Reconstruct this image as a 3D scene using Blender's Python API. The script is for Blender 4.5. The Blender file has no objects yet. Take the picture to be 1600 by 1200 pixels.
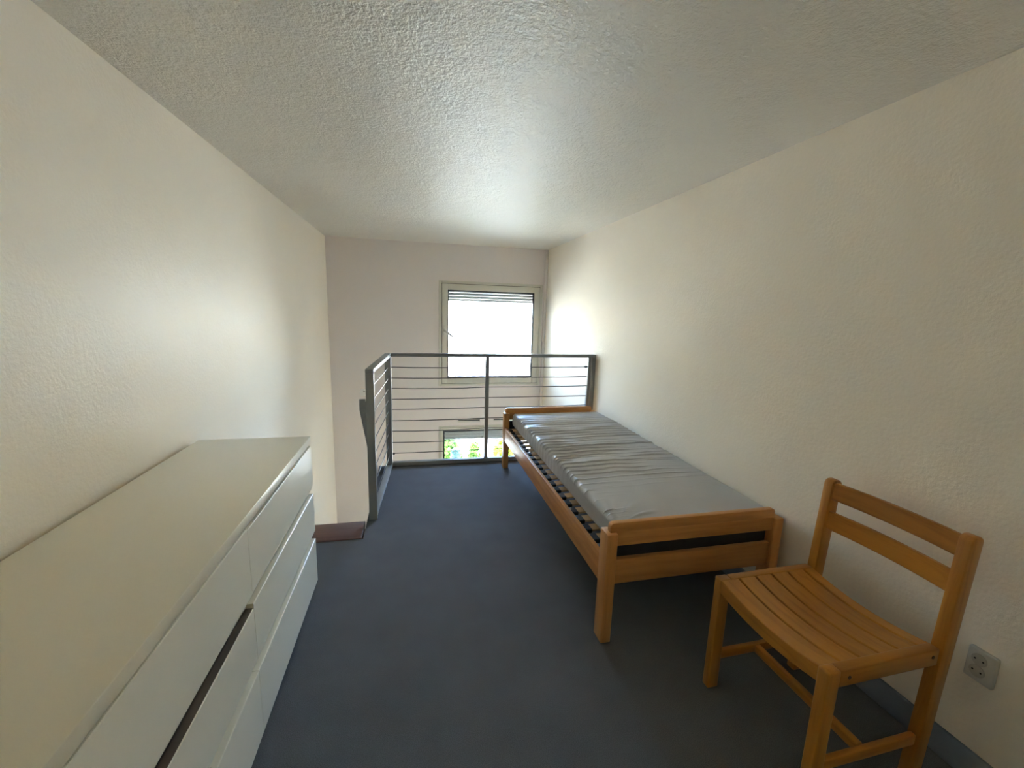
import bpy, bmesh, math, random
import numpy as np
from mathutils import Vector, Matrix

scene = bpy.context.scene
col = scene.collection
R = math.radians

# ------------------------------------------------------------------ camera
CAM = Vector((0.9775, 0.0, 1.3895))
YAW, PITCH, ROLL, FPX = 0.2303, -0.1725, 0.0306, 657.7
fw = Vector((math.sin(YAW) * math.cos(PITCH), math.cos(YAW) * math.cos(PITCH), math.sin(PITCH)))
rt = Vector((math.cos(YAW), -math.sin(YAW), 0))
up = rt.cross(fw)
rt2 = rt * math.cos(ROLL) + up * math.sin(ROLL)
up2 = -rt * math.sin(ROLL) + up * math.cos(ROLL)
cd = bpy.data.cameras.new('camera')
cd.sensor_fit = 'HORIZONTAL'
cd.sensor_width = 36
cd.lens = FPX / 1600 * 36
cd.clip_start = 0.02
cd.clip_end = 500
cam = bpy.data.objects.new('camera', cd)
col.objects.link(cam)
M = Matrix((rt2, up2, -fw)).transposed().to_4x4()
M.translation = CAM
cam.matrix_world = M
scene.camera = cam

# ------------------------------------------------------------------ light
world = bpy.data.worlds.new('sky')
scene.world = world
world.use_nodes = True
wn = world.node_tree
wn.nodes.clear()
sky = wn.nodes.new('ShaderNodeTexSky')
sky.sky_type = 'NISHITA'
sky.sun_disc = False
sky.sun_elevation = R(48)
sky.sun_rotation = R(200)
sky.air_density = 1.0
sky.dust_density = 0.35
sky.ozone_density = 2.0
bg = wn.nodes.new('ShaderNodeBackground')
bg.inputs['Strength'].default_value = 1.45
wo = wn.nodes.new('ShaderNodeOutputWorld')
wn.links.new(sky.outputs[0], bg.inputs['Color'])
wn.links.new(bg.outputs[0], wo.inputs['Surface'])

sd = bpy.data.lights.new('sun', 'SUN')
sd.energy = 6.5
sd.angle = R(0.5)
sd.color = (1.0, 0.95, 0.86)
sun = bpy.data.objects.new('sun', sd)
col.objects.link(sun)
# the sun stands behind the house (towards -y), so it lights the street but not the room
sdir = Vector((0.35, 0.75, -0.95)).normalized()
sun.rotation_euler = sdir.to_track_quat('-Z', 'Y').to_euler()

def portal(x0, x1, z0, z1, y):
    ld = bpy.data.lights.new('window_portal', 'AREA')
    ld.shape = 'RECTANGLE'
    ld.size = x1 - x0
    ld.size_y = z1 - z0
    ld.cycles.is_portal = True
    o = bpy.data.objects.new('window_portal', ld)
    o.location = ((x0 + x1) / 2, y, (z0 + z1) / 2)
    o.rotation_euler = (R(-90), 0, 0)
    col.objects.link(o)

portal(1.29, 2.575, 0.435, 1.71, 5.56)
portal(1.29, 2.575, -2.50, -0.125, 5.56)

vs = scene.view_settings
vs.view_transform = 'Standard'
vs.look = 'None'
vs.gamma = 1.0
vs.use_curve_mapping = False
vs.exposure = 2.72
scene.cycles.use_denoising = True
scene.cycles.max_bounces = 24
scene.cycles.diffuse_bounces = 20
scene.cycles.glossy_bounces = 4
scene.cycles.transparent_max_bounces = 12
scene.cycles.sample_clamp_indirect = 8.0

# ------------------------------------------------------------------ helpers
def new_mat(name, base, rough=0.5, spec=0.5, metallic=0.0):
    m = bpy.data.materials.new(name)
    m.use_nodes = True
    b = m.node_tree.nodes['Principled BSDF']
    b.inputs['Base Color'].default_value = (*base, 1)
    b.inputs['Roughness'].default_value = rough
    b.inputs['Specular IOR Level'].default_value = spec
    b.inputs['Metallic'].default_value = metallic
    return m

def coords(m, scale=(1, 1, 1), kind='Object', rot=(0, 0, 0)):
    nt = m.node_tree
    tc = nt.nodes.new('ShaderNodeTexCoord')
    mp = nt.nodes.new('ShaderNodeMapping')
    mp.inputs['Scale'].default_value = scale
    mp.inputs['Rotation'].default_value = rot
    nt.links.new(tc.outputs[kind], mp.inputs['Vector'])
    return mp.outputs[0]

def noise(m, vec, scale, detail=3, rough=0.5, dist=0.0):
    n = m.node_tree.nodes.new('ShaderNodeTexNoise')
    n.inputs['Scale'].default_value = scale
    n.inputs['Detail'].default_value = detail
    n.inputs['Roughness'].default_value = rough
    n.inputs['Distortion'].default_value = dist
    m.node_tree.links.new(vec, n.inputs['Vector'])
    return n.outputs['Fac']

def ramp(m, fac, stops):
    r = m.node_tree.nodes.new('ShaderNodeValToRGB')
    e = r.color_ramp.elements
    while len(e) < len(stops):
        e.new(0.5)
    for k, (p, c) in enumerate(stops):
        e[k].position = p
        e[k].color = (*c, 1)
    m.node_tree.links.new(fac, r.inputs[0])
    return r.outputs[0]

def bump(m, height, strength=0.3, dist=0.002, chain=None):
    b = m.node_tree.nodes.new('ShaderNodeBump')
    b.inputs['Strength'].default_value = strength
    b.inputs['Distance'].default_value = dist
    m.node_tree.links.new(height, b.inputs['Height'])
    if chain is not None:
        m.node_tree.links.new(chain, b.inputs['Normal'])
    m.node_tree.links.new(b.outputs[0], m.node_tree.nodes['Principled BSDF'].inputs['Normal'])
    return b.outputs[0]

def to_base(m, c):
    m.node_tree.links.new(c, m.node_tree.nodes['Principled BSDF'].inputs['Base Color'])

def paint(name, base, rough, grain, depth, strength, spec=0.25):
    m = new_mat(name, base, rough, spec)
    v = coords(m)
    n = noise(m, v, 2.2, 4, 0.6)
    lo = tuple(x * 0.97 for x in base)
    to_base(m, ramp(m, n, [(0.3, lo), (0.7, base)]))
    n1 = noise(m, v, grain, 4, 0.6)
    b1 = bump(m, n1, strength, depth)
    n2 = noise(m, v, 14, 3, 0.5)
    bump(m, n2, strength * 0.6, depth * 1.6, b1)
    return m

def wood(name, dark, light, axis='X', rough=0.38):
    m = new_mat(name, light, rough, 0.5)
    sc = {'X': (1.6, 22, 22), 'Y': (22, 1.6, 22), 'Z': (22, 22, 1.6)}[axis]
    v = coords(m, sc)
    n = noise(m, v, 1.6, 5, 0.62, 0.6)
    cr = ramp(m, n, [(0.25, dark), (0.55, light), (0.85, tuple(min(1, c * 1.12) for c in light))])
    oi = m.node_tree.nodes.new('ShaderNodeObjectInfo')
    tone = ramp(m, oi.outputs['Random'], [(0.0, (0.84, 0.82, 0.80)), (1.0, (1.10, 1.10, 1.12))])
    mu = m.node_tree.nodes.new('ShaderNodeMix')
    mu.data_type = 'RGBA'
    mu.blend_type = 'MULTIPLY'
    mu.inputs[0].default_value = 1
    m.node_tree.links.new(cr, mu.inputs[6])
    m.node_tree.links.new(tone, mu.inputs[7])
    to_base(m, mu.outputs[2])
    f = noise(m, v, 9, 3, 0.6)
    bump(m, f, 0.06, 0.0006)
    return m

MAT = {}
MAT['wall'] = paint('wall_paint', (0.895, 0.82, 0.69), 0.44, 75, 0.0030, 0.5, 0.32)
MAT['wall_r'] = paint('wall_paint_dull', (0.895, 0.82, 0.69), 0.58, 75, 0.0034, 0.55, 0.04)
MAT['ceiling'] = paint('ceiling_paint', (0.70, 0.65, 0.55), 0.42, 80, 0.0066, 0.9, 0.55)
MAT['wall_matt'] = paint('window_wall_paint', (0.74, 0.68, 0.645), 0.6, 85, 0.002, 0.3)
MAT['render'] = paint('outer_render', (0.80, 0.77, 0.72), 0.9, 40, 0.004, 0.4)

m = new_mat('carpet', (0.06, 0.066, 0.08), 0.95, 0.15)
v = coords(m)
n1 = noise(m, v, 420, 2, 0.7)
n2 = noise(m, v, 5, 4, 0.6)
mx = m.node_tree.nodes.new('ShaderNodeMix')
mx.data_type = 'RGBA'
mx.blend_type = 'MULTIPLY'
mx.inputs[0].default_value = 1
m.node_tree.links.new(ramp(m, n1, [(0.3, (0.085, 0.088, 0.094)), (0.7, (0.190, 0.195, 0.205))]), mx.inputs[6])
m.node_tree.links.new(ramp(m, n2, [(0.3, (0.86, 0.86, 0.86)), (0.7, (1.0, 1.0, 1.0))]), mx.inputs[7])
to_base(m, mx.outputs[2])
bump(m, n1, 0.5, 0.003)
MAT['carpet'] = m

BE_D, BE_L = (0.46, 0.190, 0.045), (0.60, 0.28, 0.080)
MAT['bedX'] = wood('bed_beech_cross', BE_D, BE_L, 'X')
MAT['bedY'] = wood('bed_beech_long', BE_D, BE_L, 'Y')
MAT['bedZ'] = wood('bed_beech_upright', BE_D, BE_L, 'Z')
CH_D, CH_L = (0.34, 0.125, 0.012), (0.48, 0.205, 0.026)
MAT['chX'] = wood('chair_beech_deep', CH_D, CH_L, 'X', 0.34)
MAT['chY'] = wood('chair_beech_wide', CH_D, CH_L, 'Y', 0.34)
MAT['chZ'] = wood('chair_beech_upright', CH_D, CH_L, 'Z', 0.34)
MAT['slat'] = wood('birch_slat', (0.50, 0.31, 0.15), (0.66, 0.45, 0.24), 'X', 0.5)
MAT['stair'] = wood('stair_brown', (0.105, 0.048, 0.034), (0.17, 0.080, 0.058), 'X', 0.4)
MAT['white'] = new_mat('white_melamine', (0.91, 0.865, 0.73), 0.30, 0.5)
MAT['inside'] = new_mat('drawer_inside', (0.30, 0.27, 0.23), 0.7, 0.3)
MAT['gap_shade'] = new_mat('drawer_gap_shade', (0.20, 0.155, 0.12), 0.8, 0.2)  # shade of the open drawer gap, put into a dark brown
MAT['rubber'] = new_mat('black_rubber', (0.018, 0.019, 0.024), 0.45, 0.5)
MAT['steel'] = new_mat('grey_painted_steel', (0.25, 0.253, 0.25), 0.36, 0.5)
v = coords(MAT['steel'])
bump(MAT['steel'], noise(MAT['steel'], v, 160, 2), 0.12, 0.0008)
MAT['cable'] = new_mat('steel_cable', (0.085, 0.080, 0.080), 0.4, 0.5, 0.6)
MAT['frame'] = new_mat('window_frame_cream', (0.60, 0.575, 0.49), 0.4, 0.5)
MAT['gasket'] = new_mat('window_gasket', (0.02, 0.02, 0.022), 0.5, 0.4)
MAT['shutter'] = new_mat('shutter_slats', (0.24, 0.235, 0.21), 0.7, 0.3)
MAT['blind'] = new_mat('far_blinds', (0.72, 0.70, 0.62), 0.6, 0.3)
MAT['zinc'] = new_mat('zinc_sill', (0.10, 0.102, 0.105), 0.7, 0.3)
MAT['recess_shade'] = new_mat('frame_recess_shade', (0.16, 0.15, 0.125), 0.6, 0.3)  # dark tone painting the shadow line round the sash
MAT['plastic'] = new_mat('white_plastic', (0.72, 0.71, 0.68), 0.35, 0.5)
MAT['plastic_dim'] = new_mat('socket_plastic', (0.60, 0.58, 0.52), 0.4, 0.5)
MAT['socket_face'] = new_mat('socket_face_plastic', (0.44, 0.42, 0.37), 0.4, 0.5)
MAT['hole'] = new_mat('socket_hole', (0.015, 0.014, 0.013), 0.6, 0.3)
MAT['base'] = new_mat('baseboard_blue_grey', (0.20, 0.225, 0.26), 0.5, 0.4)
MAT['metal'] = new_mat('dull_metal', (0.35, 0.33, 0.30), 0.35, 0.5, 0.9)
MAT['bolt'] = new_mat('dark_bolt', (0.06, 0.04, 0.025), 0.4, 0.5, 0.7)
MAT['lino'] = paint('lower_floor', (0.72, 0.69, 0.64), 0.5, 60, 0.001, 0.1)

# mattress cover
m = new_mat('grey_mattress_cover', (0.42, 0.41, 0.40), 0.36, 0.6)
v = coords(m)
n = noise(m, v, 900, 2, 0.5)
bump(m, n, 0.10, 0.0006)
n2 = noise(m, v, 4, 3, 0.5)
to_base(m, ramp(m, n2, [(0.3, (0.41, 0.40, 0.39)), (0.7, (0.47, 0.46, 0.45))]))
MAT['mattress'] = m

# clear thin pane
m = bpy.data.materials.new('window_glass')
m.use_nodes = True
nt = m.node_tree
nt.nodes.clear()
tr = nt.nodes.new('ShaderNodeBsdfTransparent')
tr.inputs[0].default_value = (0.95, 0.965, 0.96, 1)
gl = nt.nodes.new('ShaderNodeBsdfGlossy')
gl.inputs['Roughness'].default_value = 0.02
fr = nt.nodes.new('ShaderNodeFresnel')
fr.inputs[0].default_value = 1.45
ms = nt.nodes.new('ShaderNodeMixShader')
out = nt.nodes.new('ShaderNodeOutputMaterial')
nt.links.new(fr.outputs[0], ms.inputs[0])
nt.links.new(tr.outputs[0], ms.inputs[1])
nt.links.new(gl.outputs[0], ms.inputs[2])
nt.links.new(ms.outputs[0], out.inputs[0])
MAT['glass'] = m

MAT['facade'] = paint('white_facade', (0.84, 0.785, 0.67), 0.9, 6, 0.004, 0.3)
MAT['pave'] = paint('pale_paving', (0.64, 0.59, 0.50), 0.9, 6, 0.004, 0.3)
MAT['bark'] = new_mat('bark', (0.12, 0.085, 0.055), 0.9, 0.2)
def leaf_mat(name, a, b):
    m = new_mat(name, a, 0.55, 0.3)
    v = coords(m)
    to_base(m, ramp(m, noise(m, v, 2.5, 3, 0.6), [(0.35, a), (0.65, b)]))
    return m
MAT['leaf'] = leaf_mat('leaf_green', (0.045, 0.105, 0.012), (0.10, 0.18, 0.025))
MAT['leaf_y'] = leaf_mat('leaf_yellow_green', (0.13, 0.19, 0.010), (0.22, 0.27, 0.02))
MAT['leaf_b'] = leaf_mat('leaf_blue_green', (0.06, 0.13, 0.12), (0.10, 0.18, 0.17))
MAT['dark_glass'] = new_mat('far_window_glass', (0.22, 0.26, 0.30), 0.15, 0.5)

def link(name, me, parent=None, mat=None):
    o = bpy.data.objects.new(name, me)
    col.objects.link(o)
    if parent:
        o.parent = parent
    if mat is not None and me is not None:
        me.materials.clear()
        me.materials.append(MAT[mat] if isinstance(mat, str) else mat)
    return o

def empty(name, loc=(0, 0, 0), rz=0):
    o = bpy.data.objects.new(name, None)
    o.location = loc
    o.rotation_euler = (0, 0, rz)
    o.empty_display_size = 0.1
    col.objects.link(o)
    return o

def tag(o, label, cat, group=None, kind=None):
    o['label'] = label
    o['category'] = cat
    if group:
        o['group'] = group
    if kind:
        o['kind'] = kind
    return o

def add_box(bm, x0, x1, y0, y1, z0, z1, bev=0.0, seg=2):
    vs_ = [bm.verts.new(p) for p in ((x0, y0, z0), (x1, y0, z0), (x1, y1, z0), (x0, y1, z0),
                                     (x0, y0, z1), (x1, y0, z1), (x1, y1, z1), (x0, y1, z1))]
    fs = [bm.faces.new([vs_[i] for i in f]) for f in
          ((0, 3, 2, 1), (4, 5, 6, 7), (0, 1, 5, 4), (1, 2, 6, 5), (2, 3, 7, 6), (3, 0, 4, 7))]
    if bev > 0:
        es = list({e for f in fs for e in f.edges})
        bmesh.ops.bevel(bm, geom=es, offset=bev, segments=seg, profile=0.5, affect='EDGES')

def mesh_of(bm, name, smooth=False, ang=35):
    bmesh.ops.recalc_face_normals(bm, faces=bm.faces)
    me = bpy.data.meshes.new(name)
    bm.to_mesh(me)
    bm.free()
    if smooth:
        for p in me.polygons:
            p.use_smooth = True
        try:
            me.set_sharp_from_angle(angle=R(ang))
        except Exception:
            pass
    return me

def box(name, x0, x1, y0, y1, z0, z1, mat, parent=None, bev=0.0, seg=2):
    bm = bmesh.new()
    add_box(bm, x0, x1, y0, y1, z0, z1, bev, seg)
    return link(name, mesh_of(bm, name, bev > 0, 50), parent, mat)

def boxes(name, lst, mat, parent=None, bev=0.0):
    bm = bmesh.new()
    for b in lst:
        add_box(bm, *b, bev=bev)
    return link(name, mesh_of(bm, name, bev > 0, 50), parent, mat)

def prism(name, poly, axis, a0, a1, mat, parent=None, bev=0.0):
    """poly: 2-D outline; axis: the extrusion axis. For 'x' poly is (y,z); for 'y' (x,z); for 'z' (x,y)."""
    bm = bmesh.new()
    def pt(p, a):
        return {'x': (a, p[0], p[1]), 'y': (p[0], a, p[1]), 'z': (p[0], p[1], a)}[axis]
    A = [bm.verts.new(pt(p, a0)) for p in poly]
    B = [bm.verts.new(pt(p, a1)) for p in poly]
    n = len(poly)
    bm.faces.new(A)
    bm.faces.new(B[::-1])
    for i in range(n):
        bm.faces.new((A[i], A[(i + 1) % n], B[(i + 1) % n], B[i]))
    bmesh.ops.recalc_face_normals(bm, faces=bm.faces)
    if bev > 0:
        es = [e for e in bm.edges if len(e.link_faces) == 2 and e.calc_face_angle(0) > R(30)]
        bmesh.ops.bevel(bm, geom=es, offset=bev, segments=2, profile=0.5, affect='EDGES')
    return link(name, mesh_of(bm, name, True, 40), parent, mat)

def tube(name, p0, p1, r, mat, parent=None, n=10, r1=None, pts=None):
    P = [Vector(p) for p in (pts or (p0, p1))]
    bm = bmesh.new()
    rings = []
    for i, p in enumerate(P):
        d = (P[min(i + 1, len(P) - 1)] - P[max(i - 1, 0)]).normalized()
        a = d.orthogonal().normalized() if i == 0 else (a - d * a.dot(d)).normalized()
        b = d.cross(a)
        rr = r if r1 is None else r + (r1 - r) * i / (len(P) - 1)
        rings.append([bm.verts.new(p + (a * math.cos(2 * math.pi * k / n) + b * math.sin(2 * math.pi * k / n)) * rr) for k in range(n)])
    for A, B in zip(rings, rings[1:]):
        for k in range(n):
            bm.faces.new((A[k], A[(k + 1) % n], B[(k + 1) % n], B[k]))
    bm.faces.new(rings[0][::-1])
    bm.faces.new(rings[-1])
    return link(name, mesh_of(bm, name, True, 50), parent, mat)

def oriented_bar(name, p0, p1, w, h, mat, parent=None, bev=0.002):
    """rectangular bar from p0 to p1: w sideways, h upwards, centred on the line"""
    p0, p1 = Vector(p0), Vector(p1)
    d = (p1 - p0).normalized()
    s = d.cross(Vector((0, 0, 1)))
    if s.length < 1e-4:
        s = Vector((1, 0, 0))
    s.normalize()
    u = s.cross(d).normalized()
    bm = bmesh.new()
    L = (p1 - p0).length
    add_box(bm, -w / 2, w / 2, 0, L, -h / 2, h / 2, bev)
    Mx = Matrix((s, d, u)).transposed().to_4x4()
    Mx.translation = p0
    bm.transform(Mx)
    return link(name, mesh_of(bm, name, True, 50), parent, mat)

# ------------------------------------------------------------------ room shell
W, H, YB = 2.643, 2.157, 5.322      # width, ceiling, window wall
YF = -0.60                          # wall behind the camera
LOW = -2.60                         # floor of the room below
YE = 3.71                           # edge of the mezzanine
T = 0.22

o = prism('floor', [(0, YF), (W, YF), (W, YE), (0.664, YE), (0.664, 2.486), (0, 2.486)], 'z', -0.012, 0.0, 'carpet')
tag(o, 'dark blue grey carpet floor of the mezzanine', 'floor', kind='structure')
o = box('ceiling_lower', 0, W, YF, 2.486, -0.24, -0.012, 'ceiling')
tag(o, 'white slab under the carpet around the chest and the chair', 'ceiling', kind='structure')
o = box('ceiling_lower', 0.664, W, 2.486, YE, -0.24, -0.012, 'ceiling')
tag(o, 'white slab under the carpet beside the stair', 'ceiling', kind='structure')
o = box('floor_lower', -T, W + T, YF - T, YB + T, LOW - 0.2, LOW, 'lino')
tag(o, 'floor of the room below the mezzanine', 'floor', kind='structure')
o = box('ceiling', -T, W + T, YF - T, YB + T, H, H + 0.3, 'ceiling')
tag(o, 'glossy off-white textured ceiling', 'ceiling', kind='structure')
o = box('wall_left', -T, 0, YF - T, YB + T, LOW, H, 'wall')
tag(o, 'glossy cream wall behind the white chest of drawers', 'wall', kind='structure')
o = box('wall_right', W, W + T, YF - T, YB + T, LOW, H, 'wall_r')
tag(o, 'cream wall beside the bed and the chair', 'wall', kind='structure')
o = box('wall_front', 0, W, YF - T, YF, LOW, H, 'wall')
tag(o, 'plain cream wall at the end opposite the windows', 'wall', kind='structure')
# window wall with two openings
OX0, OX1 = 1.292, 2.572
UZ0, UZ1 = 0.440, 1.708
LZ0, LZ1 = -2.50, -0.125
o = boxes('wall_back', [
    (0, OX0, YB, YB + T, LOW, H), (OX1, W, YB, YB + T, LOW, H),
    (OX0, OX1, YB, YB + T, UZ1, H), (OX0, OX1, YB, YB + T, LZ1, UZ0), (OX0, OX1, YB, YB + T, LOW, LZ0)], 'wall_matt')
tag(o, 'pinkish grey window wall with two windows', 'wall', kind='structure')

# baseboards
o = box('baseboard_right', W - 0.012, W, YF, YE - 0.01, 0, 0.096, 'base', bev=0.003)
tag(o, 'blue grey baseboard along the wall behind bed and chair', 'baseboard', kind='structure')
o = box('baseboard_left', 0, 0.010, YF, 2.48, 0, 0.096, 'base', bev=0.003)
tag(o, 'blue grey baseboard along the wall behind the chest', 'baseboard', kind='structure')
o = box('baseboard_front', 0.012, W - 0.014, YF, YF + 0.012, 0, 0.096, 'base', bev=0.003)
tag(o, 'blue grey baseboard at the end opposite the windows', 'baseboard', kind='structure')
# pipe casing in the corner beside the windows
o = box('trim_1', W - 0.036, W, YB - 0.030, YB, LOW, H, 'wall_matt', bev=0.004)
tag(o, 'narrow painted casing strip in the corner beside the windows', 'trim', kind='structure')

# ------------------------------------------------------------------ windows
def window(name, z0, z1, inset, shut, label, opens):
    """z0..z1 outer size of the inner trim; inset: trim edge to glass; shut: how far the roller shutter hangs below the glass top"""
    w = empty(name, (0, YB, 0))
    tag(w, label, 'window', kind='structure')
    x0, x1 = 1.273, 2.590
    def ring(nm, d, t, y0, y1, mat, bev=0.003):
        a0, a1, b0, b1 = x0 + d, x1 - d, z0 + d, z1 - d
        return boxes(nm, [(a0, a0 + t, y0, y1, b0, b1), (a1 - t, a1, y0, y1, b0, b1),
                          (a0 + t, a1 - t, y0, y1, b0, b0 + t), (a0 + t, a1 - t, y0, y1, b1 - t, b1)], mat, w, bev)
    tw = 0.031 if opens else 0.016
    ring('window_trim', 0.0, tw, -0.012, 0.0, 'frame')
    ring('recess_shade', tw, 0.008, -0.002, 0.012, 'recess_shade', 0)  # added dark ring paints the shadow gap between trim and sash
    ring('window_frame', 0.020, 0.050, 0.012, 0.075, 'frame')
    ring('sash', tw + (0.006 if opens else 0.002), inset - tw - (0.006 if opens else 0.002), -0.020, 0.045, 'frame')
    ring('gasket', inset - 0.003, 0.016 if opens else 0.023, -0.004, 0.030, 'gasket', 0)
    g = inset + 0.006
    box('pane', x0 + g, x1 - g, 0.014, 0.020, z0 + g, z1 - g, 'glass', w)
    if opens:
        # handle on one stile, hinges on the other
        hz = (z0 + z1) / 2 + 0.052
        hp = box('handle', 1.325, 1.353, -0.030, -0.020, hz - 0.055, hz + 0.055, 'frame', w, 0.004)
        tube('handle_lever', None, None, 0.014, 'frame', hp, 8,
             pts=[(1.339, -0.028, hz), (1.339, -0.055, hz), (1.347, -0.064, hz - 0.006), (1.440, -0.066, hz - 0.075)])
        for zz in (z0 + 0.15, z1 - 0.15):
            tube('hinge', (2.560, -0.022, zz - 0.045), (2.560, -0.022, zz + 0.045), 0.010, 'frame', w, 10)
    # roller shutter outside, partly lowered
    lst = []
    zt = z1 - 0.02
    zb = z1 - inset - shut
    n = int(round((zt - zb) / 0.04))
    for k in range(n):
        a = zb + k * (zt - zb) / n
        lst.append((1.315, 2.550, 0.090, 0.102, a, a + (zt - zb) / n - 0.001))
    lst.append((1.315, 2.550, 0.086, 0.106, zb - 0.03, zb - 0.001))
    boxes('roller_shutter', lst, 'shutter', w, 0.002)
    boxes('shutter_rail', [(1.293, 1.330, 0.080, 0.118, z0 + 0.02, z1 - 0.02), (2.535, 2.571, 0.080, 0.118, z0 + 0.02, z1 - 0.02)], 'shutter', w, 0.002)
    box('window_sill', 1.28, 2.585, 0.06, T + 0.05, z0 - 0.012, z0 + 0.019, 'zinc', w, 0.004)
    return w

window('window_1', 0.421, 1.726, 0.108, 0.10, 'cream framed window above the mezzanine railing', True)
window('window_2', -2.52, -0.110, 0.055, 0.125, 'cream framed window of the room below, seen under the railing', False)

# ------------------------------------------------------------------ stair with brown top tread
st = empty('staircase', (0, 2.486, 0))
tag(st, 'brown wooden staircase going down beside the railing', 'staircase')
nst = 13
box('top_tread', 0.012, 0.654, 0.0, 0.214, -0.035, 0.006, 'stair', st, 0.004)
for k in range(1, nst):
    z = -0.2 * k
    y = 0.19 + 0.2 * (k - 1)
    box('tread', 0.045, 0.62, y, y + 0.225, z - 0.035, z, 'stair', st, 0.004)
for x in (0.012, 0.622):
    prism('stringer', [(0.03, -0.05), (0.214, -0.05), (2.60, -2.42), (2.60, LOW), (2.35, LOW), (0.03, -0.30)], 'x', x, x + 0.032, 'stair', st, 0.002)

# ------------------------------------------------------------------ railing
rail = empty('mezzanine_railing', (0.70, 2.70, 0))
tag(rail, 'grey steel railing with thin horizontal cables at the mezzanine edge', 'railing')
def rp(x, y, z):
    return (x - 0.70, y - 2.70, z)
HR = 1.005
NX, NY = 0.703, 2.731            # near end of the side run
FX, FY = 0.757, 3.664            # corner
dS = Vector((FX - NX, FY - NY, 0)).normalized()
nS = Vector((dS.y, -dS.x, 0))
# side run
def side(a, off, z):
    p = Vector((NX, NY, 0)) + dS * a + nS * off
    return rp(p.x, p.y, z)
LS = (Vector((FX, FY)) - Vector((NX, NY))).length
def bar_s(nm, a0, a1, w, z0, z1):
    return oriented_bar(nm, side(a0, 0, (z0 + z1) / 2), side(a1, 0, (z0 + z1) / 2), w, z1 - z0, 'steel', rail)
bar_s('post', -0.015, 0.015, 0.050, 0.0, HR - 0.028)
bar_s('top_rail', -0.015, LS + 0.015, 0.050, HR - 0.028, HR)
bar_s('bottom_rail', 0.015, LS - 0.015, 0.044, 0.004, 0.030)
bar_s('post', LS - 0.015, LS + 0.015, 0.050, 0.0, HR - 0.028)
# far run
fy = 3.690
def bar_f(nm, x0, x1, y0, y1, z0, z1):
    a = rp(x0, y0, z0)
    b = rp(x1, y1, z1)
    return box(nm, a[0], b[0], a[1], b[1], a[2], b[2], 'steel', rail, 0.002)
bar_f('post', 0.736, 0.762, fy - 0.009, fy + 0.032, 0.0, HR - 0.028)
bar_f('top_rail', 0.784, 2.641, fy - 0.025, fy + 0.025, HR - 0.028, HR)
bar_f('bottom_rail', 0.764, 2.575, fy - 0.022, fy + 0.022, 0.004, 0.038)
bar_f('post', 1.595, 1.629, fy - 0.010, fy + 0.010, 0.038, HR - 0.028)
bar_f('post', 2.600, 2.641, fy - 0.025, fy + 0.025, 0.0, HR - 0.028)
bar_f('post_plate', 2.578, 2.600, fy - 0.003, fy + 0.030, 0.0, HR - 0.028)
CZ = [0.883, 0.789, 0.700, 0.602, 0.512, 0.412, 0.318, 0.215, 0.115]
rng = random.Random(4)
for k, z in enumerate(CZ):
    w1, w2 = rng.uniform(-0.006, 0.003), rng.uniform(-0.006, 0.003)
    pts = [rp(0.755, fy + 0.012, z)]
    for s_ in (0.25, 0.5, 0.75):
        pts.append(rp(0.755 + (1.612 - 0.755) * s_, fy, z + w1 * math.sin(math.pi * s_)))
    pts.append(rp(1.612, fy, z + 0.004))
    for s_ in (0.25, 0.5, 0.75):
        pts.append(rp(1.612 + (2.590 - 1.612) * s_, fy, z + 0.004 + w2 * math.sin(math.pi * s_)))
    pts.append(rp(2.590, fy + 0.012, z + 0.003))
    tube('cable', None, None, 0.0040, 'cable', rail, 6, pts=pts)
    sp = []
    for s_ in (0.0, 0.25, 0.5, 0.75, 1.0):
        sp.append(side(s_ * LS, 0, z + w2 * math.sin(math.pi * s_)))
    tube('cable', None, None, 0.0035, 'cable', rail, 6, pts=sp)
a = rp(0.770, fy + 0.008, CZ[-1])
tube('cable_clamp', a, (a[0] + 0.030, a[1], a[2] - 0.004), 0.010, 'cable', rail, 8)
a = rp(2.572, fy + 0.008, CZ[0] + 0.003)
tube('cable_clamp', (a[0] - 0.026, a[1], a[2]), a, 0.010, 'cable', rail, 8)
# sloping handrail of the stair, fixed to the outside of the near post
bm = bmesh.new()
Lr = 2.5
prof = [(-0.019, -0.034), (0.019, -0.034), (0.019, 0.034), (-0.019, 0.034)]
A = [bm.verts.new((x, 0, z)) for x, z in prof]
B = [bm.verts.new((x, Lr, z - Lr)) for x, z in prof]
bm.faces.new(A)
bm.faces.new(B[::-1])
for i in range(4):
    bm.faces.new((A[i], A[(i + 1) % 4], B[(i + 1) % 4], B[i]))
hr = link('handrail', mesh_of(bm, 'handrail'), rail, 'steel')
hr.location = rp(0.654, 2.73, 0.78)
hr['label'] = 'flat handrail sloping down the stair'
box('bracket', 0.0185, 0.0245, -0.012, 0.014, -0.060, 0.020, 'steel', hr, 0.001)
box('newel_post', -0.019, 0.019, 2.36, 2.41, LOW - 0.78, -2.40, 'steel', hr, 0.002)

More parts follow.
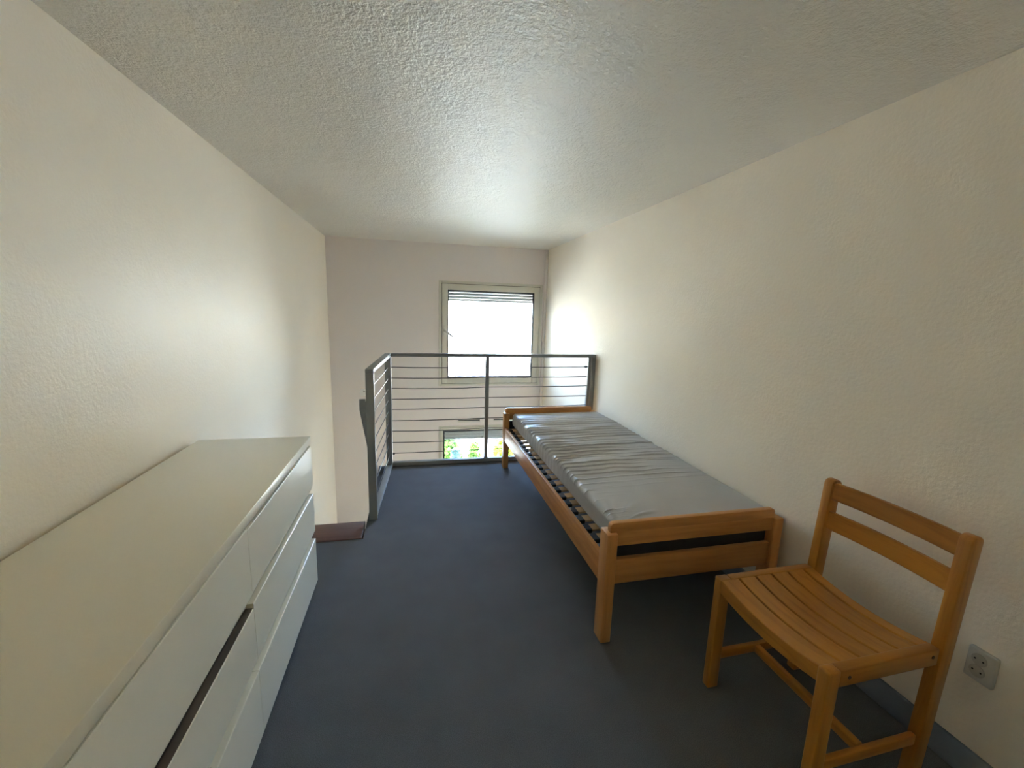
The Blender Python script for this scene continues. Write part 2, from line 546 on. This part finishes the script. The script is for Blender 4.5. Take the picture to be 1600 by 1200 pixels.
# ------------------------------------------------------------------ white chest of drawers
cx0, cx1 = 0.020, 0.490
cy0, cy1 = 0.500, 2.100
CH = 0.770
chest = empty('chest_of_drawers', (cx0, cy0, 0))
tag(chest, 'long white six-drawer chest against the cream wall', 'chest of drawers')
D, L = cx1 - cx0, cy1 - cy0
def cbox(nm, x0, x1, y0, y1, z0, z1, mat='white', bev=0.0012, parent=chest):
    return box(nm, x0, x1, y0, y1, z0, z1, mat, parent, bev)
cbox('top_panel', 0.0, D - 0.001, 0.0, L, CH - 0.034, CH, 'white', 0.0015)
cbox('side_panel', 0.0, D - 0.028, 0.0, 0.020, 0.0, CH - 0.034)
cbox('side_panel', 0.0, D - 0.028, L - 0.020, L, 0.0, CH - 0.034)
cbox('centre_panel', 0.01, D - 0.028, L / 2 - 0.010, L / 2 + 0.010, 0.03, CH - 0.034)
cbox('back_panel', 0.004, 0.010, 0.020, L - 0.020, 0.03, CH - 0.034)
cbox('plinth', D - 0.075, D - 0.055, 0.020, L - 0.020, 0.0, 0.030)
rows = [(0.486, 0.722), (0.250, 0.478), (0.014, 0.242)]
for ci, (a, b) in enumerate(((0.001, L / 2 - 0.0015), (L / 2 + 0.0015, L - 0.001))):
    for ri, (z0, z1) in enumerate(rows):
        if ci == 0 and ri == 0:
            z0, z1 = 0.500, 0.728
        if ci == 0 and ri == 1:
            z1 = 0.464
        uc = 0.036 if not (ci == 0 and ri == 0) else 0.012
        if ri == 2:
            uc = 0.0
        xf, xb = D - 0.002, D - 0.025
        if uc:
            prof = [(xb, z0), (xf - 0.016, z0), (xf, z0 + uc), (xf, z1 - 0.002), (xf - 0.002, z1), (xb, z1)]
        else:
            prof = [(xb, z0), (xf, z0), (xf, z1 - 0.002), (xf - 0.002, z1), (xb, z1)]
        bm = bmesh.new()
        A = [bm.verts.new((x, a, z)) for x, z in prof]
        B = [bm.verts.new((x, b, z)) for x, z in prof]
        n_ = len(prof)
        bm.faces.new(A)
        bm.faces.new(B[::-1])
        for i in range(n_):
            bm.faces.new((A[i], A[(i + 1) % n_], B[(i + 1) % n_], B[i]))
        dr = link('drawer', mesh_of(bm, 'drawer_front'), chest, 'white')
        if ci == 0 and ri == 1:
            te = box('gap_shade_strip', xb, xf - 0.0025, a, b, z1, z1 + 0.0015, 'gap_shade', dr)  # dark strip along the drawer top paints the shade of the gap
            te['label'] = 'dark brown strip painting the shade in the gap above the drawer'
        ya, yb_ = a + 0.035, b - 0.035
        za, zb = z0 + 0.03, z1 - 0.06
        boxes('drawer_box', [(0.03, xb, ya, ya + 0.012, za, zb), (0.03, xb, yb_ - 0.012, yb_, za, zb),
                             (0.03, 0.042, ya + 0.012, yb_ - 0.012, za, zb), (0.042, xb, ya + 0.012, yb_ - 0.012, za, za + 0.006)], 'inside', dr)

# ------------------------------------------------------------------ bed
bx0, bx1 = 1.738, 2.602
by0, by1 = 1.447, 3.560
bed = empty('single_bed', (bx0, by0, 0))
tag(bed, 'beech single bed frame with slatted base along the wall', 'bed')
BW, BL = bx1 - bx0, by1 - by0
PW, PD, PH = 0.046, 0.072, 0.500
for x in (0, BW - PW):
    for y in (0, BL - PD):
        bm = bmesh.new()
        add_box(bm, x, x + PW, y, y + PD, 0, PH, 0.004, 2)
        link('leg', mesh_of(bm, 'bed_leg', True, 50), bed, 'bedZ')
def rounded_board(name, x0, x1, y0, y1, z0, z1, r, mat, parent):
    pl = [(x0, z0), (x1, z0)]
    for k in range(7):
        t = math.pi / 2 * k / 6
        pl.append((x1 - r + r * math.cos(t), z1 - r + r * math.sin(t)))
    for k in range(7):
        t = math.pi / 2 * k / 6
        pl.append((x0 + r - r * math.sin(t), z1 - r + r * math.cos(t)))
    return prism(name, pl, 'y', y0, y1, mat, parent, 0.0025)
for y in (0.014, BL - 0.014 - 0.026):
    # upper rail: let into the post tops, its rounded top stands above them
    rounded_board('head_rail', 0.016, BW - 0.040, y, y + 0.026, PH + 0.0005, 0.543, 0.016, 'bedX', bed)
    box('head_rail', PW, BW - PW, y, y + 0.026, 0.440, PH + 0.002, 'bedX', bed, 0.002)
    box('cross_rail', PW, BW - PW, y, y + 0.024, 0.266, 0.378, 'bedX', bed, 0.003)
for x in (0.003, BW - 0.025):
    box('side_rail', x, x + 0.022, PD, BL - PD, 0.254, 0.378, 'bedY', bed, 0.003)
for x in (0.025, BW - 0.025 - 0.022):
    box('slat_ledge', x, x + 0.022, PD, BL - PD, 0.290, 0.352, 'bedY', bed, 0.001)
for y in (0.042, BL - 0.042 - 0.010):
    box('slat_frame_bar', PW + 0.002, BW - PW - 0.002, y, y + 0.010, 0.300, 0.430, 'rubber', bed, 0.002)
ns = 22
slat_me = cap_me = None
for k in range(ns):
    y = 0.098 + k * (BL - 0.196 - 0.052) / (ns - 1)
    if slat_me is None:
        bm = bmesh.new()
        nseg = 10
        xs = [0.040 + (BW - 0.080) * i / nseg for i in range(nseg + 1)]
        zc = [0.010 * math.sin(math.pi * i / nseg) for i in range(nseg + 1)]
        ringz = []
        for x, z in zip(xs, zc):
            ringz.append([bm.verts.new(p) for p in ((x, 0, z), (x, 0.052, z), (x, 0.052, z + 0.009), (x, 0, z + 0.009))])
        for A, B in zip(ringz, ringz[1:]):
            for i in range(4):
                bm.faces.new((A[i], A[(i + 1) % 4], B[(i + 1) % 4], B[i]))
        bm.faces.new(ringz[0]); bm.faces.new(ringz[-1][::-1])
        slat_me = mesh_of(bm, 'bed_slat')
        slat_me.materials.append(MAT['slat'])
        bm = bmesh.new()
        add_box(bm, 0.0, 0.034, -0.003, 0.055, -0.009, 0.013, 0.003, 1)
        cap_me = mesh_of(bm, 'slat_cap', True, 40)
        cap_me.materials.append(MAT['rubber'])
    s = bpy.data.objects.new('slat', slat_me)
    col.objects.link(s)
    s.parent = bed
    s.location = (0, y, 0.3615)
    for xx, sg in ((0.026, 1), (BW - 0.026, -1)):
        c = bpy.data.objects.new('slat_cap', cap_me)
        col.objects.link(c)
        c.parent = s
        c.location = (xx, 0 if sg == 1 else 0.052, 0)
        c.rotation_euler = (0, 0, 0 if sg == 1 else math.pi)

# mattress with real creases
def vnoise(x, y, seed=0):
    xi, yi = np.floor(x).astype(int), np.floor(y).astype(int)
    xf, yf = x - xi, y - yi
    u, w = xf * xf * (3 - 2 * xf), yf * yf * (3 - 2 * yf)
    def h(a, b):
        t = np.sin(a * 127.1 + b * 311.7 + seed * 74.7) * 43758.5453
        return t - np.floor(t)
    return (h(xi, yi) * (1 - u) + h(xi + 1, yi) * u) * (1 - w) + (h(xi, yi + 1) * (1 - u) + h(xi + 1, yi + 1) * u) * w

MX0, MX1, MY0, MY1, MZ0, MZ1 = 1.812, 2.622, 1.502, 3.508, 0.3855, 0.500
def build_mattress():
    w, l, h = MX1 - MX0, MY1 - MY0, MZ1 - MZ0
    r = 0.026
    # cross section, starting bottom left, going up, over the top, down and back along the bottom
    prof = []
    def seg(p, q_, n):
        for i in range(n):
            t = i / n
            prof.append((p[0] + (q_[0] - p[0]) * t, p[1] + (q_[1] - p[1]) * t))
    def arc(cx_, cz_, a0, a1, n):
        for i in range(n):
            t = a0 + (a1 - a0) * i / n
            prof.append((cx_ + r * math.cos(t), cz_ + r * math.sin(t)))
    rb = r
    arc(r, r, 1.5 * math.pi, math.pi, 5)
    seg((0, r), (0, h - r), 8)
    arc(r, h - r, math.pi, 0.5 * math.pi, 8)
    seg((r, h), (w - r, h), 84)
    arc(w - r, h - r, 0.5 * math.pi, 0, 6)
    seg((w, h - r), (w, r), 5)
    arc(w - r, r, 0, -0.5 * math.pi, 5)
    seg((w - r, 0), (r, 0), 8)
    prof = np.array(prof)
    npf = len(prof)
    d = np.roll(prof, -1, 0) - np.roll(prof, 1, 0)
    nrm = np.stack([-d[:, 1], d[:, 0]], 1)
    nrm /= np.linalg.norm(nrm, axis=1)[:, None] + 1e-9
    ny = 760
    ys = np.linspace(0, l, ny)
    Y, Xp = np.meshgrid(ys, prof[:, 0], indexing='ij')
    Zp = np.broadcast_to(prof[:, 1], Y.shape)
    Nx = np.broadcast_to(nrm[:, 0], Y.shape)
    Nz = np.broadcast_to(nrm[:, 1], Y.shape)
    # ends: pull in with a rounded edge
    e = np.minimum(Y, l - Y)
    k = np.clip(e / r, 0, 1)
    inset = r * (1 - np.sqrt(np.clip(1 - (1 - k) ** 2, 0, 1)))
    cxm, czm = w / 2, h / 2
    # creases run across the mattress
    top = np.clip((Zp / h - 0.75) / 0.25, 0, 1)
    sidef = np.clip(1 - Zp / h, 0, 1) * (Xp < w * 0.3)
    warp = 0.55 * vnoise(Xp * 3.0, Y * 2.2, 1) + 0.35 * vnoise(Xp * 7 + 5, Y * 5, 2) + 0.10 * vnoise(Xp * 20, Y * 8, 5)
    f1 = Y / 0.060 + 0.95 * warp
    s1 = 1 - np.abs(np.sin(np.pi * f1))
    c1 = np.clip((s1 - 0.35) / 0.65, 0, 1) ** 1.5
    f2 = Y / 0.036 + 1.3 * warp + 0.35 * Xp
    s2 = np.clip((1 - np.abs(np.sin(np.pi * f2)) - 0.45) / 0.55, 0, 1) ** 1.4
    breakup = np.clip((vnoise(Xp * 3.2 + 3, Y * 15, 3) - 0.12) / 0.5, 0, 1)
    breakup2 = np.clip((vnoise(Xp * 6 + 9, Y * 19, 4) - 0.45) / 0.4, 0, 1)
    t = Y / l
    env = np.clip((t - 0.16) / 0.22, 0, 1) * np.clip((0.97 - t) / 0.16, 0.12, 1)
    env = env * (1 - 0.55 * np.clip((Xp / w - 0.45) / 0.5, 0, 1) * np.clip((0.6 - t) / 0.3, 0, 1))
    edge = np.exp(-(Xp / (0.16 * w)) ** 2)             # puckers along the open edge
    env2 = env * 0.8 + edge * np.clip((t - 0.02) / 0.05, 0, 1) * 0.75
    hgt = 0.0100 * c1 * breakup * env * top + 0.0060 * s2 * breakup2 * env2 * top
    hgt = hgt + 0.0028 * (np.sin(np.pi * 2 * (Y / 0.066 + 0.8 * vnoise(Xp * 0 + 2, Y * 6, 7))) * 0.5 + 0.5) * np.clip(sidef * 2.2, 0, 1) * np.clip((t - 0.25) / 0.3, 0, 1)
    # near corner star of small creases
    rr = np.sqrt((Xp - 0.03) ** 2 + (Y - 0.03) ** 2)
    ang = np.arctan2(Y - 0.03, Xp - 0.03)
    hgt = hgt + 0.007 * np.clip(np.sin(ang * 13 + 14 * rr), 0, 1) ** 2 * np.exp(-((rr - 0.13) / 0.07) ** 2) * top * (vnoise(Xp * 16, Y * 16, 8) * 0.7 + 0.3)
    # soft crown
    crown = 0.006 * np.sin(np.pi * np.clip(Xp / w, 0, 1)) * np.sin(np.pi * t) ** 0.5 * top
    wob = 0.004 * (vnoise(Xp * 0 + 1, Y * 3.1, 11) - 0.5) * (Xp < w * 0.3)
    X = Xp + Nx * hgt + wob
    Z = Zp + Nz * hgt + crown
    Z = np.where(Zp < 0.006, Zp, Z)
    X = X + (cxm - X) * (inset / (w / 2))
    Z = Z + (czm - Z) * (inset / (h / 2))
    V = np.stack([X, Y, Z], 2).reshape(-1, 3)
    F = []
    for i in range(ny - 1):
        b0, b1 = i * npf, (i + 1) * npf
        for j in range(npf):
            j2 = (j + 1) % npf
            F.append((b0 + j, b1 + j, b1 + j2, b0 + j2))
    F.append(tuple(range(npf)))
    F.append(tuple(range((ny - 1) * npf, ny * npf))[::-1])
    me = bpy.data.meshes.new('mattress')
    me.from_pydata(V.tolist(), [], F)
    bm = bmesh.new()
    bm.from_mesh(me)
    bmesh.ops.recalc_face_normals(bm, faces=bm.faces)
    bm.to_mesh(me)
    bm.free()
    for p in me.polygons:
        p.use_smooth = True
    me.polygons[-1].use_smooth = False
    me.polygons[-2].use_smooth = False
    return me
mt = link('mattress', build_mattress(), None, 'mattress')
mt.location = (MX0, MY0, MZ0)
tag(mt, 'thin grey mattress with creased cover lying on the bed', 'mattress')

# ------------------------------------------------------------------ chair
KX, KY = 2.052, 0.757
chair = empty('wooden_chair', (KX, KY, 0), 0.012)
tag(chair, 'low orange-brown wooden chair with slatted curved seat beside the bed', 'chair')
CW, CD_, SH = 0.440, 0.436, 0.454
def post(name, x0, x1, y0, y1, z0, z1, lean, r, mat, bev=0.005):
    bm = bmesh.new()
    add_box(bm, x0, x1, y0, y1, z0, z1, bev, 3)
    for v_ in bm.verts:
        v_.co.x += lean * (v_.co.z - 0.0)
    return link(name, mesh_of(bm, name, True, 50), chair, mat)
LT = 0.033
for y in (0, CW - LT):
    post('leg', 0, 0.046, y, y + LT, 0, SH, 0, 0, 'chZ', 0.006)
# rear posts: straight legs running up into the back, tops rounded
for y in (0, CW - LT):
    zt = 0.803
    r = 0.020
    b0, b1 = 0.400, 0.448
    ln = 0.038
    pl = [(b0, 0), (b1, 0)]
    for k in range(7):
        t = math.pi / 2 * k / 6
        pl.append((b1 + ln - r + r * math.cos(t), zt - r + r * math.sin(t)))
    for k in range(7):
        t = math.pi / 2 * k / 6
        pl.append((b0 + ln + r - r * math.sin(t), zt - r + r * math.cos(t)))
    prism('leg', pl, 'y', y, y + LT, 'chZ', chair, 0.004)
# side rails of the seat with bolts
for y, yo in ((0.002, 0.0005), (CW - LT + 0.001, CW - 0.0005)):
    sr = box('seat_rail', 0.046, 0.412, y, y + LT - 0.003, SH - 0.054, SH, 'chX', chair, 0.004)
    for bxx, bz in ((0.078, SH - 0.026), (0.388, SH - 0.022)):
        yy = y if y < 0.1 else y + LT - 0.003
        sg = -1 if y < 0.1 else 1
        tube('bolt', (bxx, yy - sg * 0.002, bz), (bxx, yy + sg * 0.0015, bz), 0.0055, 'bolt', sr, 12)
# curved slats across the seat
edges = [(0.004, 0.0755), (0.0825, 0.1465), (0.1535, 0.2185), (0.2255, 0.2915), (0.2985, 0.3670), (0.3740, 0.415)]
def curved_slat(name, x0, x1, y0, y1, ztop, th, sag, mat, th_end=None):
    bm = bmesh.new()
    n = 18
    rings = []
    for i in range(n + 1):
        t = i / n
        y = y0 + (y1 - y0) * t
        dz = -sag * (1 - (2 * t - 1) ** 2)
        b = 0.002
        rings.append([bm.verts.new((x, y, z + dz)) for x, z in
                      ((x0, ztop - th), (x1, ztop - th), (x1, ztop - b), (x1 - b, ztop), (x0 + b, ztop), (x0, ztop - b))])
    for A, B in zip(rings, rings[1:]):
        for k in range(6):
            bm.faces.new((A[k], A[(k + 1) % 6], B[(k + 1) % 6], B[k]))
    bm.faces.new(rings[0]); bm.faces.new(rings[-1][::-1])
    return link(name, mesh_of(bm, name, True, 40), chair, mat)
for k, (a, b) in enumerate(edges):
    curved_slat('seat_slat', a, b, LT - 0.002 if k else LT - 0.001, CW - LT + 0.002 if k else CW - LT + 0.001, SH - 0.003,
                0.047 if k == 0 else 0.016, 0.021, 'chY')
# back slats, bowed backwards a little
def back_slat(z0, z1, xm):
    bm = bmesh.new()
    n = 16
    rings = []
    for i in range(n + 1):
        t = i / n
        y = LT - 0.004 + (CW - 2 * LT + 0.008) * t
        dx = 0.016 * (1 - (2 * t - 1) ** 2)
        b = 0.003
        rings.append([bm.verts.new(p) for p in (
            (xm + dx + b, y, z0), (xm + dx + 0.016 - b, y, z0), (xm + dx + 0.016, y, z0 + b), (xm + dx + 0.016, y, z1 - b),
            (xm + dx + 0.016 - b, y, z1), (xm + dx + b, y, z1), (xm + dx, y, z1 - b), (xm + dx, y, z0 + b))])
    for A, B in zip(rings, rings[1:]):
        for k in range(8):
            bm.faces.new((A[k], A[(k + 1) % 8], B[(k + 1) % 8], B[k]))
    bm.faces.new(rings[0]); bm.faces.new(rings[-1][::-1])
    return link('back_slat', mesh_of(bm, 'back_slat', True, 40), chair, 'chY')
back_slat(0.728, 0.795, 0.446)
back_slat(0.612, 0.682, 0.442)
# stretchers
for y in (0.008, CW - 0.008 - 0.018):
    box('stretcher', 0.046, 0.408, y, y + 0.018, 0.115, 0.150, 'chX', chair, 0.004)
box('stretcher', 0.200, 0.222, 0.026, CW - 0.026, 0.116, 0.148, 'chY', chair, 0.004)

# ------------------------------------------------------------------ small wall fittings
sk = empty('wall_socket', (W, 0.7535, 0.375))
tag(sk, 'old double wall socket on the cream wall behind the chair', 'socket')
box('cover_plate', -0.016, 0.0, -0.034, 0.034, -0.051, 0.051, 'plastic_dim', sk, 0.005, 3)
for z in (0.020, -0.017):
    # recessed round face with two pin holes
    ob_ = tube('socket_face', (-0.0175, 0.004, z), (-0.0150, 0.004, z), 0.0185, 'socket_face', sk, 24)
    for dy in (-0.0095, 0.0095):
        tube('pin_hole', (-0.0181, 0.004 + dy, z), (-0.0172, 0.004 + dy, z), 0.0026, 'hole', ob_, 10)

wd = empty('wall_sensor', (0.362, YB, 0.348))
tag(wd, 'small round white device on the window wall beside the railing post', 'sensor')
tube('housing', (0, -0.022, 0), (0, 0.0, 0), 0.040, 'plastic', wd, 24, 0.045)
tube('button', (0.012, -0.025, 0.016), (0.012, -0.022, 0.016), 0.007, 'hole', wd, 10)

for i, (xa, xb_) in enumerate(((1.520, 1.805), (1.985, 2.270))):
    vt = empty('air_vent', ((xa + xb_) / 2, YB, -0.040))
    tag(vt, ('slim slotted air vent above the lower window, farther from the room corner', 'slim slotted air vent above the lower window, nearer the room corner')[i], 'vent', 'air vents above the lower window')
    hw = (xb_ - xa) / 2
    box('vent_body', -hw, hw, -0.018, 0.0, -0.020, 0.012, 'frame', vt, 0.003)
    box('vent_slot', -hw + 0.004, hw - 0.004, -0.022, -0.017, 0.001, 0.011, 'gasket', vt)

# ------------------------------------------------------------------ outside
GZ = -7.0
bm = bmesh.new()
add_box(bm, -70, 80, YB + T + 0.3, 120, GZ - 0.3, GZ)
o = link('ground', mesh_of(bm, 'ground'), None, 'pave')
tag(o, 'pale sunlit paving outside below the windows', 'ground', kind='structure')
o = box('wall_outer', -6, 9, YB + T - 0.02, YB + T, -7.0, LOW - 0.2, 'render')
tag(o, 'outer wall of the house below the rooms', 'wall', kind='structure')

bd = empty('white_building', (6, 33, GZ))
tag(bd, 'long white sunlit building across the street beyond the trees', 'building')
def facade():
    # wall with window recesses
    x0, x1, z1 = -26, 26, 12.0
    box('wall', x0, x1, 0.0, 10, 0, z1, 'facade', bd)
    box('roof', x0 - 0.4, x1 + 0.4, -0.4, 10.4, z1, z1 + 0.5, 'facade', bd)
    for r_ in range(4):
        for c_ in range(13):
            x = x0 + 2 + c_ * 4
            z = 1.2 + r_ * 2.8
            f = boxes('window', [(x - 0.05, x, -0.06, 0, z, z + 1.4), (x + 1.2, x + 1.25, -0.06, 0, z, z + 1.4),
                                 (x - 0.05, x + 1.25, -0.06, 0, z + 1.4, z + 1.46), (x - 0.1, x + 1.3, -0.14, 0, z - 0.06, z)], 'facade', bd)
            box('pane', x, x + 1.2, -0.02, 0.0, z, z + 1.4, 'blind' if (r_ * 7 + c_ * 5) % 3 else 'dark_glass', f)
facade()

def tree(name, label, loc, crown_h, rad, base_h, mat, seed, n=9000, cone=False, cat='tree'):
    t = empty(name, loc)
    tag(t, label, cat)
    rg = np.random.default_rng(seed)
    tube('trunk', None, None, 0.16, 'bark', t, 8, 0.05,
         pts=[(0, 0, 0), (0.05, 0.03, base_h * 0.6), (-0.04, 0.02, base_h + crown_h * 0.5), (0, 0, base_h + crown_h * 0.85)])
    if cone:
        hh = rg.random(n) ** 0.7
        rr = rad * (1.02 - hh) * np.sqrt(rg.uniform(0.45, 1, n))
        th = rg.uniform(0, 2 * math.pi, n)
        P = np.stack([rr * np.cos(th), rr * np.sin(th), base_h + hh * crown_h], 1)
    else:
        nb = 16
        ctr = rg.normal(size=(nb, 3))
        ctr /= np.linalg.norm(ctr, axis=1)[:, None]
        ctr *= rg.uniform(0.25, 0.72, (nb, 1))
        idx = rg.integers(0, nb, n)
        d = rg.normal(size=(n, 3))
        d /= np.linalg.norm(d, axis=1)[:, None]
        P = ctr[idx] + d * rg.uniform(0.26, 0.42, (n, 1))
        P = P * np.array([rad, rad, crown_h / 2]) + np.array([0, 0, base_h + crown_h / 2])
    s = 0.13
    a = rg.normal(size=(n, 3)); a /= np.linalg.norm(a, axis=1)[:, None]
    b = np.cross(a, rg.normal(size=(n, 3))); b /= np.linalg.norm(b, axis=1)[:, None]
    V = np.stack([P - a * s, P + b * s * 0.5, P + a * s, P - b * s * 0.5], 1).reshape(-1, 3)
    F = np.arange(4 * n).reshape(-1, 4)
    me = bpy.data.meshes.new('foliage')
    me.from_pydata(V.tolist(), [], F.tolist())
    fo = link('foliage', me, t, mat)
    fo['kind'] = 'stuff'
    return t

tree('leafy_tree', 'full green tree outside, seen at the edge of the lower window', (1.95, 16.8, GZ), 3.5, 1.20, 0.3, 'leaf', 1)
tree('conifer', 'small blue-green conifer in front of the green tree outside', (2.00, 10.6, GZ), 4.40, 0.42, 0.3, 'leaf_b', 2, 9000, True)
tree('shrub', 'upright green bush outside between the green tree and the yellow-green bush', (2.80, 12.4, GZ), 4.5, 0.45, 0.1, 'leaf', 3, 9000, False, 'bush')
tree('shrub', 'round yellow-green bush outside behind the far bed leg', (4.42, 15.9, GZ), 3.25, 0.62, 0.1, 'leaf_y', 4, 5000, False, 'bush')
